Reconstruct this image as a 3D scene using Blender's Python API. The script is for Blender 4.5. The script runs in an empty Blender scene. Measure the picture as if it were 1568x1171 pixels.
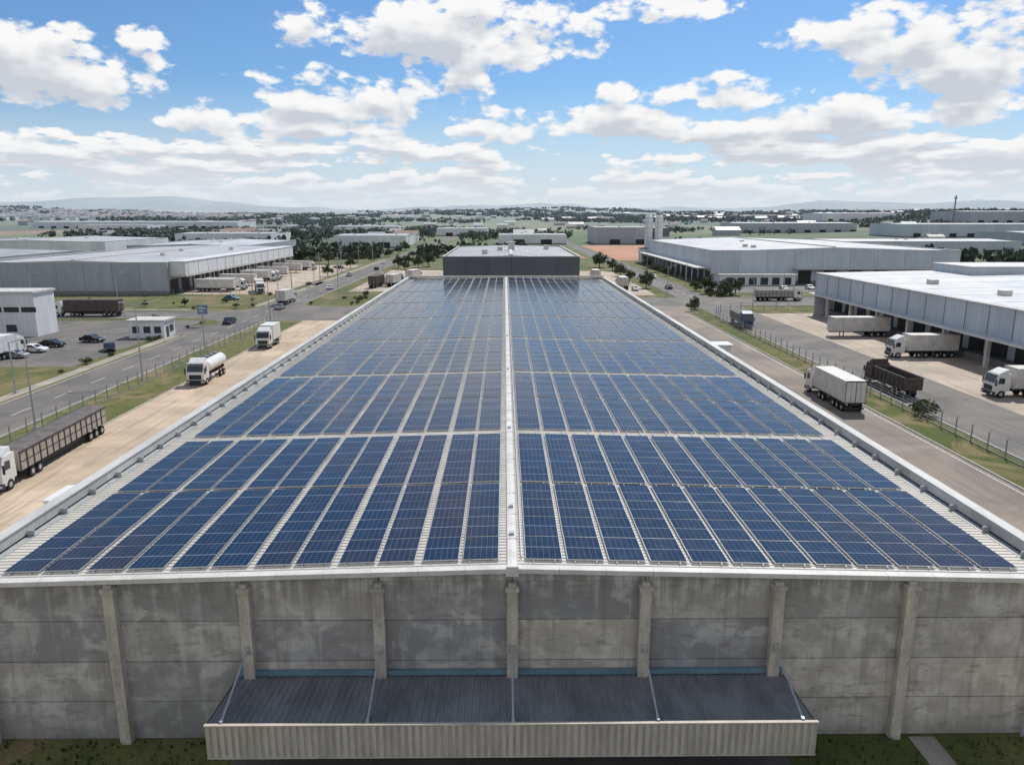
import bpy, math, random
import numpy as np
from mathutils import Vector, Matrix
random.seed(7); rng=np.random.default_rng(7)
scene=bpy.context.scene
scene.view_settings.view_transform='Standard'
scene.view_settings.look='None'
scene.view_settings.exposure=0

# ------------------------------------------------------------ node helpers
class NT:
    def __init__(s,nt): s.nt=nt
    def n(s,t,**k):
        nd=s.nt.nodes.new(t)
        for a,b in k.items(): setattr(nd,a,b)
        return nd
    def put(s,sock,v):
        if isinstance(v,bpy.types.NodeSocket): s.nt.links.new(v,sock)
        else:
            if isinstance(v,(tuple,list)) and len(v)==3 and sock.type=='RGBA': v=(*v,1)
            sock.default_value=v
    def m(s,op,a,b=0.0,c=0.0,clamp=False):
        nd=s.n('ShaderNodeMath',operation=op); nd.use_clamp=clamp
        s.put(nd.inputs[0],a); s.put(nd.inputs[1],b); s.put(nd.inputs[2],c)
        return nd.outputs[0]
    def vm(s,op,a,b=(0,0,0),c=None):
        nd=s.n('ShaderNodeVectorMath',operation=op)
        s.put(nd.inputs[0],a); s.put(nd.inputs[1],b)
        if c is not None: s.put(nd.inputs[2],c)
        return nd.outputs[1] if op in('LENGTH','DOT_PRODUCT') else nd.outputs[0]
    def ss(s,v,a,b,lo=0.0,hi=1.0):
        nd=s.n('ShaderNodeMapRange',interpolation_type='SMOOTHSTEP')
        s.put(nd.inputs[0],v); s.put(nd.inputs[1],a); s.put(nd.inputs[2],b); s.put(nd.inputs[3],lo); s.put(nd.inputs[4],hi)
        return nd.outputs[0]
    def mix(s,f,a,b,bt='MIX'):
        nd=s.n('ShaderNodeMix',data_type='RGBA',blend_type=bt)
        s.put(nd.inputs[0],f); s.put(nd.inputs[6],a); s.put(nd.inputs[7],b)
        return nd.outputs[2]
    def fmix(s,f,a,b):
        nd=s.n('ShaderNodeMix',data_type='FLOAT')
        s.put(nd.inputs[0],f); s.put(nd.inputs[2],a); s.put(nd.inputs[3],b)
        return nd.outputs[0]
    def noise(s,vec,scale,detail=4,rough=.5,dist=0.0,d2=False):
        nd=s.n('ShaderNodeTexNoise',noise_dimensions='2D' if d2 else '3D'); s.put(nd.inputs['Vector'],vec)
        nd.inputs['Scale'].default_value=scale; nd.inputs['Detail'].default_value=detail
        nd.inputs['Roughness'].default_value=rough; nd.inputs['Distortion'].default_value=dist
        return nd.outputs[0]
    def comb(s,x,y,z=0.0):
        nd=s.n('ShaderNodeCombineXYZ'); s.put(nd.inputs[0],x); s.put(nd.inputs[1],y); s.put(nd.inputs[2],z); return nd.outputs[0]
    def sep(s,v):
        nd=s.n('ShaderNodeSeparateXYZ'); s.put(nd.inputs[0],v); return nd.outputs

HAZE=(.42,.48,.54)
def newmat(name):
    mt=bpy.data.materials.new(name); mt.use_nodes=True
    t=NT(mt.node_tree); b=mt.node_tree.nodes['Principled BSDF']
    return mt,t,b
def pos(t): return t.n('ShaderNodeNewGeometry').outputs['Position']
def haze(t,col,k=4200.):  # aerial haze painted into the base colour, stronger with distance from origin
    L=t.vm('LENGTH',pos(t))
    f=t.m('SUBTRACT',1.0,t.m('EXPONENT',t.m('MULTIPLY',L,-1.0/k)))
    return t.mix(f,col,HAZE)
def sc(c,k): return tuple(min(1,x*k) for x in c)
def mat(name,col,rough=.7,metal=0.,ns=.6,na=.18,bump=0.,hz=False,stretch=None,var=0.,spec=.4,obj=False):
    mt,t,b=newmat(name)
    p=t.n('ShaderNodeTexCoord').outputs['Object'] if obj else pos(t)
    if stretch: p=t.vm('MULTIPLY',p,stretch)
    n1=t.noise(p,ns,3,.6); n2=t.noise(p,ns*9,2,.6)
    f=t.m('ADD',t.m('MULTIPLY',n1,.7),t.m('MULTIPLY',n2,.3))
    f=t.ss(f,.3,.7)
    c=t.mix(f,sc(col,1-na),sc(col,1+na))
    if var:
        a=t.n('ShaderNodeAttribute',attribute_name='var').outputs['Fac']
        g=t.m('ADD',t.m('MULTIPLY',a,2*var),1-var)
        c=t.mix(1.0,c,t.comb(g,g,g),'MULTIPLY')
    if hz: c=haze(t,c)
    t.put(b.inputs['Base Color'],c)
    b.inputs['Roughness'].default_value=rough; b.inputs['Metallic'].default_value=metal
    b.inputs['Specular IOR Level'].default_value=spec
    if bump:
        bp=t.n('ShaderNodeBump'); bp.inputs['Strength'].default_value=bump; bp.inputs['Distance'].default_value=.05
        t.put(bp.inputs['Height'],n2); t.nt.links.new(bp.outputs[0],b.inputs['Normal'])
    return mt

# ------------------------------------------------------------ mesh builder
class MB:
    def __init__(s): s.v=[];s.f=[];s.m=[];s.a=[]
    def poly(s,pts,m=0,var=.5):
        i=len(s.v); s.v+= [tuple(p) for p in pts]; s.f.append(tuple(range(i,i+len(pts)))); s.m.append(m); s.a.append(var)
    def box(s,x0,x1,y0,y1,z0,z1,m=0,var=.5):
        i=len(s.v)
        s.v+=[(x0,y0,z0),(x1,y0,z0),(x1,y1,z0),(x0,y1,z0),(x0,y0,z1),(x1,y0,z1),(x1,y1,z1),(x0,y1,z1)]
        for q in((0,3,2,1),(4,5,6,7),(0,1,5,4),(1,2,6,5),(2,3,7,6),(3,0,4,7)):
            s.f.append(tuple(i+k for k in q)); s.m.append(m); s.a.append(var)
    def cyl(s,p0,p1,r0,r1=None,n=10,m=0,var=.5,sx=1.0):
        if r1 is None:r1=r0
        p0=Vector(p0);p1=Vector(p1);d=(p1-p0).normalized()
        a=d.orthogonal().normalized();b=d.cross(a)
        i=len(s.v)
        for p,r in((p0,r0),(p1,r1)):
            for k in range(n):
                t=2*math.pi*k/n; s.v.append(tuple(p+a*math.cos(t)*r+b*math.sin(t)*r))
        for k in range(n):
            s.f.append((i+k,i+(k+1)%n,i+n+(k+1)%n,i+n+k)); s.m.append(m); s.a.append(var)
        s.f.append(tuple(i+k for k in reversed(range(n)))); s.m.append(m); s.a.append(var)
        s.f.append(tuple(i+n+k for k in range(n))); s.m.append(m); s.a.append(var)
    def prism(s,prof,x0,x1,m=0,var=.5):   # profile (y,z), extruded in x
        n=len(prof); i=len(s.v)
        s.v+=[(x0,y,z) for y,z in prof]+[(x1,y,z) for y,z in prof]
        for k in range(n):
            s.f.append((i+k,i+(k+1)%n,i+n+(k+1)%n,i+n+k)); s.m.append(m); s.a.append(var)
        s.f.append(tuple(i+k for k in reversed(range(n)))); s.m.append(m); s.a.append(var)
        s.f.append(tuple(i+n+k for k in range(n))); s.m.append(m); s.a.append(var)
    def mesh(s,name,mats):
        me=bpy.data.meshes.new(name); me.from_pydata(s.v,[],s.f)
        for q in mats: me.materials.append(q)
        me.polygons.foreach_set('material_index',s.m)
        at=me.attributes.new('var','FLOAT','FACE'); at.data.foreach_set('value',s.a)
        me.update(); return me
    def obj(s,name,mats,loc=(0,0,0),rz=0,parent=None):
        return place(name,s.mesh(name,mats),loc,rz,parent)
def place(name,me,loc=(0,0,0),rz=0,parent=None,scale=None):
    o=bpy.data.objects.new(name,me); o.location=loc; o.rotation_euler=(0,0,rz)
    if scale: o.scale=scale
    scene.collection.objects.link(o)
    if parent: o.parent=parent
    return o
def empty(name,loc=(0,0,0)):
    o=bpy.data.objects.new(name,None); o.location=loc; scene.collection.objects.link(o); return o

# ------------------------------------------------------------ materials
def mat_concrete_wall():
    mt,t,b=newmat('precast_concrete')
    p=pos(t); sp=t.sep(p)
    a=t.n('ShaderNodeAttribute',attribute_name='var').outputs['Fac']
    n1=t.noise(p,.8,4,.62,.3)
    n2=t.noise(t.vm('MULTIPLY',p,(2.6,2.6,.16)),1.0,4,.65)
    n3=t.noise(p,14,2,.6)
    n4=t.noise(t.vm('MULTIPLY',p,(.55,.55,1.9)),1.5,3,.7,.3)
    wn=t.n('ShaderNodeTexWhiteNoise',noise_dimensions='2D')
    wx=t.m('ADD',t.m('ADD',sp[0],sp[1]),t.m('MULTIPLY',n3,.12))
    wz=t.m('ADD',sp[2],t.m('MULTIPLY',n3,.08))
    t.put(wn.inputs['Vector'],t.comb(t.m('FLOOR',t.m('DIVIDE',wx,1.17)),t.m('FLOOR',t.m('DIVIDE',wz,.64))))
    c=t.mix(a,(.345,.34,.335),(.60,.545,.465))
    c=t.mix(t.ss(n1,.38,.66),t.mix(1.0,c,(.74,.73,.72),'MULTIPLY'),c)
    blk=t.m('MULTIPLY',t.ss(n1,.48,.60),wn.outputs[0])
    c=t.mix(t.m('MULTIPLY',blk,.42),c,(.68,.64,.57))
    c=t.mix(t.m('MULTIPLY',t.ss(n4,.55,.66),.45),c,(.20,.185,.165))
    c=t.mix(t.m('MULTIPLY',t.ss(n2,.50,.70),.50),c,(.24,.205,.165))
    c=t.mix(t.m('MULTIPLY',t.ss(n2,.44,.30),.30),c,(.62,.60,.56))
    c=t.mix(t.m('MULTIPLY',t.ss(n3,.5,.75),.22),c,(.22,.21,.20))
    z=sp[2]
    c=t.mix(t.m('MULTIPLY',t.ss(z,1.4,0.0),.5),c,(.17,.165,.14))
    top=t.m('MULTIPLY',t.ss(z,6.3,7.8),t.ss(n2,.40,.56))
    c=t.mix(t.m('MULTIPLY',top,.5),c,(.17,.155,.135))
    t.put(b.inputs['Base Color'],c); b.inputs['Roughness'].default_value=.9
    bp=t.n('ShaderNodeBump'); bp.inputs['Strength'].default_value=.35; bp.inputs['Distance'].default_value=.03
    t.put(bp.inputs['Height'],n3); t.nt.links.new(bp.outputs[0],b.inputs['Normal'])
    return mt
def mat_yard(name,col,pitch=5.0,dark=.55):
    mt,t,b=newmat(name); p=pos(t); s=t.sep(p)
    def line(c,w):
        f=t.m('ABSOLUTE',t.m('SUBTRACT',t.m('FRACT',t.m('DIVIDE',c,pitch)),.5))
        return t.m('GREATER_THAN',f,.5-w)
    j=t.m('MAXIMUM',line(s[0],.006),line(s[1],.006))
    n1=t.noise(p,.12,4,.65,.5,d2=True); n2=t.noise(t.vm('MULTIPLY',p,(1.3,.12,1)),.8,4,.6,d2=True); n3=t.noise(p,6,2,.6,d2=True)
    wn=t.n('ShaderNodeTexWhiteNoise',noise_dimensions='2D')
    t.put(wn.inputs['Vector'],t.comb(t.m('FLOOR',t.m('ADD',t.m('DIVIDE',s[0],pitch),.5)),t.m('FLOOR',t.m('ADD',t.m('DIVIDE',s[1],pitch),.5))))
    c=t.mix(t.ss(n1,.3,.7),sc(col,.82),sc(col,1.1))
    g=t.m('ADD',t.m('MULTIPLY',wn.outputs[0],.18),.91); c=t.mix(1.0,c,t.comb(g,g,g),'MULTIPLY')
    c=t.mix(t.m('MULTIPLY',t.ss(n2,.50,.70),.5),c,sc(col,.5))
    c=t.mix(t.m('MULTIPLY',t.ss(n3,.5,.8),.25),c,sc(col,.6))
    c=t.mix(t.m('MULTIPLY',j,dark),c,sc(col,.35))
    t.put(b.inputs['Base Color'],c); b.inputs['Roughness'].default_value=.9
    return mt
def mat_asphalt(name,col,ax=1):
    mt,t,b=newmat(name); p=pos(t)
    st=(1.2,.05,1) if ax==1 else (.05,1.2,1)
    n1=t.noise(p,.09,4,.65,.6,d2=True); n2=t.noise(t.vm('MULTIPLY',p,st),.7,4,.6,d2=True); n3=t.noise(p,9,2,.7,d2=True)
    c=t.mix(t.ss(n1,.32,.68),sc(col,.78),(col[0]*1.25,col[1]*1.18,col[2]*1.1))
    c=t.mix(t.m('MULTIPLY',t.ss(n2,.5,.7),.45),c,sc(col,.58))
    c=t.mix(t.m('MULTIPLY',t.ss(n3,.45,.75),.3),c,sc(col,.65))
    vo=t.n('ShaderNodeTexVoronoi',feature='DISTANCE_TO_EDGE',voronoi_dimensions='2D'); vo.inputs['Scale'].default_value=.15
    t.put(vo.inputs['Vector'],t.vm('ADD',p,t.vm('MULTIPLY',t.comb(n2,n1,0.),(4,4,0))))
    c=t.mix(t.m('MULTIPLY',t.m('LESS_THAN',vo.outputs[0],.005),.35),c,sc(col,.45))
    t.put(b.inputs['Base Color'],c); b.inputs['Roughness'].default_value=.88
    return mt
def mat_ground():
    mt,t,b=newmat('ground_grass'); p=pos(t)
    n1=t.noise(p,.035,4,.65,.6,d2=True); n2=t.noise(p,.5,4,.7,d2=True); n3=t.noise(p,5,2,.7,d2=True)
    g=t.mix(t.ss(n1,.35,.65),(.095,.118,.032),(.18,.168,.06))
    g=t.mix(t.m('MULTIPLY',t.ss(n2,.48,.68),.6),g,(.06,.08,.024))
    g=t.mix(t.m('MULTIPLY',t.ss(t.noise(p,.11,4,.7,.8,d2=True),.50,.66),.7),g,(.29,.21,.12))
    g=t.mix(t.m('MULTIPLY',n3,.35),g,(.05,.065,.022))
    vo=t.n('ShaderNodeTexVoronoi',voronoi_dimensions='2D'); vo.inputs['Scale'].default_value=.0036
    t.put(vo.inputs['Vector'],t.vm('ADD',t.vm('MULTIPLY',p,(1,.7,0)),t.vm('MULTIPLY',t.comb(n1,n1,0.),(120,120,0))))
    s=t.n('ShaderNodeSeparateColor'); t.put(s.inputs[0],vo.outputs['Color'])
    rp=t.n('ShaderNodeValToRGB'); rp.color_ramp.interpolation='CONSTANT'
    cols=[(0,(.12,.155,.045)),(.2,(.055,.08,.028)),(.38,(.19,.19,.07)),(.52,(.10,.14,.04)),(.66,(.25,.22,.12)),(.8,(.30,.16,.09)),(.85,(.14,.165,.055))]
    e=rp.color_ramp.elements; e[0].position=0; e[0].color=(*cols[0][1],1); e[1].position=cols[1][0]; e[1].color=(*cols[1][1],1)
    for q,c in cols[2:]:
        x=e.new(q); x.color=(*c,1)
    t.put(rp.inputs[0],s.outputs[0])
    f=t.mix(t.m('MULTIPLY',t.ss(n1,.46,.62),.55),rp.outputs[0],(.05,.07,.028))
    L=t.vm('LENGTH',p)
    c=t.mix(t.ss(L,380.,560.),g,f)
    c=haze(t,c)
    t.put(b.inputs['Base Color'],c); b.inputs['Roughness'].default_value=1; b.inputs['Specular IOR Level'].default_value=.1
    bp=t.n('ShaderNodeBump'); bp.inputs['Strength'].default_value=.6; bp.inputs['Distance'].default_value=.15
    t.put(bp.inputs['Height'],n3); t.nt.links.new(bp.outputs[0],b.inputs['Normal'])
    return mt
def mat_panel():
    mt,t,b=newmat('solar_glass')
    uv=t.sep(t.n('ShaderNodeUVMap').outputs[0])
    a=t.n('ShaderNodeAttribute',attribute_name='var').outputs['Fac']
    def ln(c,k,w):
        f=t.m('ABSOLUTE',t.m('SUBTRACT',t.m('FRACT',t.m('MULTIPLY',c,k)),.5)); return t.m('GREATER_THAN',f,.5-w)
    l=t.m('MAXIMUM',ln(uv[0],6.,.022),ln(uv[1],10.,.028))
    mid=t.m('LESS_THAN',t.m('ABSOLUTE',t.m('SUBTRACT',uv[1],.5)),.009)
    p=pos(t)
    hue=t.ss(t.m('ADD',t.noise(p,.06,2,.5,d2=True),t.m('MULTIPLY',t.m('SUBTRACT',a,.5),.20)),.48,.68)
    c=t.mix(hue,(.0035,.0165,.045),(.022,.020,.034))
    c=t.mix(t.m('MULTIPLY',a,.4),c,(.003,.008,.020))
    c=t.mix(t.m('MULTIPLY',l,.34),c,(.40,.46,.54))
    c=t.mix(t.m('MULTIPLY',mid,.5),c,(.55,.6,.66))
    d=t.noise(p,.9,4,.7,d2=True)
    c=t.mix(t.m('MULTIPLY',t.ss(d,.45,.8),.04),c,(.35,.33,.3))
    t.put(b.inputs['Base Color'],c)
    t.put(b.inputs['Roughness'],t.m('ADD',.10,t.m('MULTIPLY',d,.14)))
    b.inputs['IOR'].default_value=1.36
    b.inputs['Specular IOR Level'].default_value=.5
    return mt
def mat_ribbed(name,col,period=.4,hz=True,rough=.5,amt=.16,na=.08):
    mt,t,b=newmat(name); p=pos(t); s=t.sep(p)
    w=t.m('SINE',t.m('MULTIPLY',t.m('ADD',s[0],s[1]),2*math.pi/period))
    n=t.noise(t.vm('MULTIPLY',p,(.5,.5,.12)),1.,4,.6)
    n0=t.noise(p,.05,3,.6,d2=True)
    c=t.mix(t.ss(n,.35,.7),sc(col,1-na),sc(col,1+na))
    c=t.mix(t.m('MULTIPLY',t.ss(n0,.4,.65),.25),c,sc(col,.8))
    c=t.mix(t.m('MULTIPLY',t.ss(w,.6,.95),amt),c,sc(col,.45))
    a=t.n('ShaderNodeAttribute',attribute_name='var').outputs['Fac']
    g=t.m('ADD',t.m('MULTIPLY',a,.16),.92); c=t.mix(1.0,c,t.comb(g,g,g),'MULTIPLY')
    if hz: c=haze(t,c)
    t.put(b.inputs['Base Color'],c); b.inputs['Roughness'].default_value=rough
    return mt
def mat_roofmetal(name,col,axis=0,period=.9):
    mt,t,b=newmat(name); p=pos(t); s=t.sep(p)
    f=t.m('ABSOLUTE',t.m('SUBTRACT',t.m('FRACT',t.m('DIVIDE',s[axis],period)),.5))
    l=t.m('GREATER_THAN',f,.42)
    f2=t.m('ABSOLUTE',t.m('SUBTRACT',t.m('FRACT',t.m('DIVIDE',s[1-axis],7.0)),.5)); l2=t.m('GREATER_THAN',f2,.485)
    n=t.noise(p,.08,4,.7,.5,d2=True); n2=t.noise(t.vm('MULTIPLY',p,(.08,1.,1.) if axis else (1.,.08,1.)),.7,3,.6,d2=True)
    c=t.mix(t.ss(n,.35,.68),sc(col,.78),sc(col,1.08))
    c=t.mix(t.m('MULTIPLY',t.ss(n2,.5,.7),.3),c,sc(col,.62))
    c=t.mix(t.m('MULTIPLY',t.m('MAXIMUM',l,l2),.35),c,sc(col,.5))
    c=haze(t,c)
    t.put(b.inputs['Base Color'],c); b.inputs['Roughness'].default_value=.5
    return mt
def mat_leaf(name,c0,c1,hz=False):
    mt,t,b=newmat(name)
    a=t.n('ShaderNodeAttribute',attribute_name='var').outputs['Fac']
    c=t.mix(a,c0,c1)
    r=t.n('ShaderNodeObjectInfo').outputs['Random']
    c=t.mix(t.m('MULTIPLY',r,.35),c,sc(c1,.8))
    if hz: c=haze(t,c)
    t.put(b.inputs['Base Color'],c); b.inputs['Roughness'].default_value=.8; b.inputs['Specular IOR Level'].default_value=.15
    return mt

M={}
M['wall']=mat_concrete_wall()
M['pil']=mat('pilaster_concrete',(.45,.405,.335),.9,ns=1.2,na=.32,bump=.3,stretch=(1,1,.4))
M['joint']=mat('joint_dark',(.11,.11,.10),.9)
M['roof']=mat('roof_sheet',(.56,.53,.47),.5,ns=.5,na=.18,stretch=(.3,1.2,1))
M['rib']=mat('roof_rib',(.66,.63,.56),.45,ns=.7,na=.12)
M['cap']=mat('ridge_cap_metal',(.58,.56,.52),.45,ns=.8,na=.16)
M['alu']=mat('aluminium',(.50,.52,.54),.35,.5,ns=3,na=.1)
M['panel']=mat_panel()
M['awn']=mat('awning_sheet',(.19,.195,.195),.55,ns=.9,na=.3,stretch=(1,.3,1))
M['fas']=mat('awning_fascia',(.44,.40,.335),.6,ns=.9,na=.18,stretch=(1,1,.3))
M['steel']=mat('galvanised_steel',(.42,.44,.45),.45,.3,ns=3,na=.15)
M['beam']=mat('blue_grey_beam',(.13,.22,.27),.6)
M['yard']=mat_yard('concrete_yard',(.50,.395,.285))
M['apron']=mat_yard('concrete_apron',(.44,.365,.29),6.)
M['walk']=mat_yard('sidewalk_concrete',(.34,.30,.25),2.,.35)
M['asph']=mat_asphalt('asphalt',(.145,.138,.130))
M['asphx']=mat_asphalt('asphalt_cross',(.15,.143,.135),0)
M['asphr']=mat_asphalt('asphalt_tan',(.225,.195,.165))
M['kerb']=mat('kerb',(.42,.4,.36),.9,ns=2,na=.2)
M['post']=mat('fence_post',(.26,.25,.23),.9,ns=2,na=.2)
M['paint']=mat('road_paint',(.50,.49,.46),.7,ns=3,na=.35)
M['ground']=mat_ground()
M['ww']=mat_ribbed('white_cladding',(.72,.725,.72),1.0)
M['wg']=mat_ribbed('grey_cladding',(.36,.38,.40),.8)
M['wd']=mat_ribbed('slate_cladding',(.075,.088,.098),.8,amt=.4)
M['wb']=mat_ribbed('bluewhite_cladding',(.50,.54,.58),1.2)
M['rm']=mat_roofmetal('metal_roof_x',(.48,.48,.475),0,1.2)
M['rmy']=mat_roofmetal('metal_roof_y',(.55,.565,.58),1,1.2)
M['rg']=mat_roofmetal('grey_roof',(.36,.36,.35),0,1.5)
M['tile']=mat('clay_tile',(.28,.16,.11),.9,hz=True,ns=.1,na=.2,var=.3)
M['soil']=mat('bare_soil',(.42,.19,.09),.95,hz=True,ns=.03,na=.2)
M['dark']=mat('dark_recess',(.03,.032,.035),.6)
M['glass']=mat('window_glass',(.03,.04,.05),.12,ns=1,spec=.6)
M['base']=mat('plinth',(.18,.18,.175),.9,hz=True)
M['white']=mat('white_paint',(.70,.70,.68),.35,ns=1.2,na=.09,obj=True)
M['offw']=mat('trailer_panel',(.58,.56,.52),.5,ns=.8,na=.16,obj=True)
M['tyre']=mat('tyre_rubber',(.022,.022,.022),.85)
M['chas']=mat('chassis_black',(.035,.035,.037),.6)
M['blue']=mat('blue_paint',(.03,.09,.2),.3)
M['dkbox']=mat('truck_box_dark',(.085,.065,.055),.7,ns=2,na=.3,obj=True)
M['tarp']=mat('tarpaulin',(.12,.11,.10),.8,ns=1,na=.3,bump=.4,obj=True)
M['side']=mat('truck_sideboard',(.36,.33,.29),.7,ns=1.5,na=.25,obj=True)
M['red']=mat('red_lamp',(.4,.02,.015),.3)
M['lamp']=mat('headlamp',(.6,.62,.65),.15)
M['black']=mat('black_paint',(.02,.02,.024),.25)
M['silver']=mat('silver_paint',(.35,.36,.38),.3,.5)
M['bark']=mat('bark',(.12,.085,.06),.95,ns=4,na=.3)
M['leaf']=mat_leaf('foliage',(.025,.042,.014),(.105,.135,.04),True)
M['leafd']=mat_leaf('foliage_far',(.022,.037,.017),(.07,.095,.035),True)
M['sign']=mat('sign_blue',(.14,.22,.34),.5)
M['silo']=mat('tower_white',(.70,.70,.68),.6,ns=.2,na=.08,hz=True,stretch=(1,1,.2))

# ------------------------------------------------------------ terrain
def sm(x,a,b):
    t=np.clip((x-a)/(b-a),0,1); return t*t*(3-2*t)
def hzt(x,y):
    x=np.asarray(x,float); y=np.asarray(y,float)
    r=np.hypot(x,y); th=np.arctan2(x,y)
    s=sm(r,950,3800)
    n=.5+.26*np.sin(x*.0021+1.3)+.20*np.sin(y*.0017+x*.0011)+.16*np.sin(x*.0047-y*.002+2)+.09*np.sin(x*.011+y*.004)+.05*np.sin(x*.021)
    far=1+1.7*sm(r,3800,7200)
    left=.30*sm(-th,.2,.5)
    h=s*(14+38*(n+left))*far
    h+=24*sm(r,950,1600)*sm(th,.34,.55)*sm(-r,-4200,-2600)
    return h
rad=[0]+list(np.geomspace(20,400,14))+list(np.geomspace(430,9000,120)); na=420
V=[(0,0,0)];F=[]
ang=np.linspace(0,2*math.pi,na,endpoint=False)
for r in rad[1:]:
    X=r*np.sin(ang);Y=r*np.cos(ang);Z=hzt(X,Y)
    V+=list(zip(X.tolist(),Y.tolist(),Z.tolist()))
for k in range(na): F.append((0,1+(k+1)%na,1+k))
for i in range(len(rad)-2):
    a=1+i*na;b=a+na
    for k in range(na): F.append((a+k,a+(k+1)%na,b+(k+1)%na,b+k))
me=bpy.data.meshes.new('ground'); me.from_pydata(V,[],F); me.materials.append(M['ground'])
me.polygons.foreach_set('use_smooth',[True]*len(F)); me.update()
place('ground',me)

def sheet(name,x0,x1,y0,y1,z,m):
    b=MB(); b.poly([(x0,y0,z),(x1,y0,z),(x1,y1,z),(x0,y1,z)]); return b.obj(name,[M[m]])
def psheet(name,pts,z,m):
    b=MB(); b.poly([(x,y,z) for x,y in pts]); return b.obj(name,[M[m]])

# left side
sheet('concrete_yard',-46,-23.4,-20,172,.012,'yard')
sheet('road',-64,-55,-40,900,.016,'asph')
sheet('cross_road',-300,-64,176,189,.016,'asphx')
sheet('junction',-55,-24,186,200,.018,'asphx')
sheet('parking_lot',-140,-69,118,172,.012,'asph')
sheet('loading_yard',-101,-70,232,372,.012,'apron')
sheet('truck_yard',-50,-24,240,335,.012,'apron')
sheet('driveway',-55,-50,300,310,.02,'asphx')
sheet('driveway',-70,-64,262,276,.02,'asphx')
sheet('driveway',-69,-64,150,164,.02,'asphx')
psheet('driveway',[(-55,172),(-55,186),(-40,186),(-34,172)],.02,'asphx')
def fillet(cx,cy,r,sx,sy,z=.02,m='asphx'):
    pts=[(cx,cy)]+[(cx+sx*r*(1-math.cos(t)),cy+sy*r*(1-math.sin(t))) for t in np.linspace(0,math.pi/2,10)]
    psheet('road_corner',pts if sx*sy>0 else pts[::-1],z,m)
fillet(-64,189,12,-1,1); fillet(-64,176,10,-1,-1); fillet(-55,200,8,1,1)
sheet('sidewalk',-67.2,-65.2,20,150,.02,'walk')
sheet('sidewalk',-67.2,-65.2,200,420,.02,'walk')
sheet('sidewalk',-180,-80,192,194,.02,'walk')
# right side
sheet('service_road',30,45.4,-30,185,.014,'asphr')
sheet('concrete_strip',24.1,30,-30,200,.010,'apron')
sheet('service_yard',51,62.5,0,200,.012,'asph')
sheet('loading_apron',62.5,80,30,184,.014,'apron')
sheet('cross_road',24,400,200,221,.018,'asphx')
sheet('road',51,60,221,850,.016,'asph')
sheet('service_road',26,48,185,200,.016,'asphr')
sheet('loading_yard',66,170,236,268,.014,'asphx')
sheet('concrete_yard',24,46,228,330,.012,'apron')
sheet('bare_soil',61.5,150,410,620,.03,'soil')
sheet('bare_soil',14,46,430,600,.03,'soil')
# kerbs
kb=MB()
for x,y0,y1 in((-64.1,20,150),(-64.1,200,900),(-54.9,20,172),(-54.9,204,900),(-46.1,-20,172),(45.5,-30,185),(50.9,0,185),(50.9,221,850),(60.1,221,850)):
    kb.box(x-.09,x+.09,y0,y1,0,.13)
for y,x0,x1 in((175.9,-300,-74),(189.1,-300,-76),(199.9,62,400),(221.1,60,400)):
    kb.box(x0,x1,y-.09,y+.09,0,.13)
kb.obj('kerb',[M['kerb']])
# markings
mk=MB()
for y in range(-20,600,9): mk.poly([(-59.6,y,.03),(-59.45,y,.03),(-59.45,y+4,.03),(-59.6,y+4,.03)])
for y in range(-20,180,8): mk.poly([(37.6,y,.03),(37.75,y,.03),(37.75,y+3.2,.03),(37.6,y+3.2,.03)])
for y in range(222,600,9): mk.poly([(55.4,y,.03),(55.6,y,.03),(55.6,y+4,.03),(55.4,y+4,.03)])
for x in range(-290,-70,9): mk.poly([(x,182.4,.03),(x+4,182.4,.03),(x+4,182.6,.03),(x,182.6,.03)])
for x in range(30,380,9): mk.poly([(x,210.4,.03),(x+4,210.4,.03),(x+4,210.6,.03),(x,210.6,.03)])
mk.poly([(44.7,-20,.03),(44.85,-20,.03),(44.85,184,.03),(44.7,184,.03)])
for y in range(60,180,4): mk.poly([(64.5,y,.03),(74,y,.03),(74,y+.13,.03),(64.5,y+.13,.03)])
for i in range(14): mk.poly([(-84+0,124+i*2.7,.03),(-79,124+i*2.7,.03),(-79,124.12+i*2.7,.03),(-84,124.12+i*2.7,.03)])
mk.obj('road_markings',[M['paint']])

# ------------------------------------------------------------ MAIN WAREHOUSE
XC=.3; HW=24.7; Y0=30.3; Y1=190.; ZR=7.85
root=empty('solar_warehouse')
def rz(x): return ZR+.62*(1-abs(x-XC)/HW)
XL=XC-HW; XR=XC+HW
pil=[XC+k*5.87 for k in range(-3,4)]
w=MB()
edges=[XL]+pil+[XR]
zz=[0,1.95,3.95,5.95,7.84]
for i in range(len(edges)-1):
    for k in range(4):
        v=random.choice([.0,.15,.3,.45,.6,.75,1.0]) 
        w.box(edges[i]+.02,edges[i+1]-.02,Y0+.10+random.uniform(-.012,.012),Y0+.4,zz[k]+.018,zz[k+1]-.018,0,v)
    a,b_=edges[i]+.02,edges[i+1]-.02
    w.poly([(a,Y0+.12,7.82),(b_,Y0+.12,7.82),(b_,Y0+.12,rz(b_)-.02),(a,Y0+.12,rz(a)-.02)],0,.4)
w.box(XL+.1,XR-.1,Y0+.16,Y0+.38,0,7.8,1)
ny=26; ys=np.linspace(Y0+.4,Y1,ny+1)
for i in range(ny):
    for sx,xx in((0,XL),(1,XR-.3)):
        for k in range(4): w.box(xx,xx+.3,ys[i]+.02,ys[i+1]-.02,zz[k]+.015,zz[k+1]-.015,0,random.random())
w.box(XL+.05,XL+.25,Y0+.4,Y1,0,7.95,1); w.box(XR-.25,XR-.05,Y0+.4,Y1,0,7.95,1)
w.box(XL,XR,Y1,Y1+.3,0,8.2,0,.5)
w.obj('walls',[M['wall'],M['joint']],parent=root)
p=MB()
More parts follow.
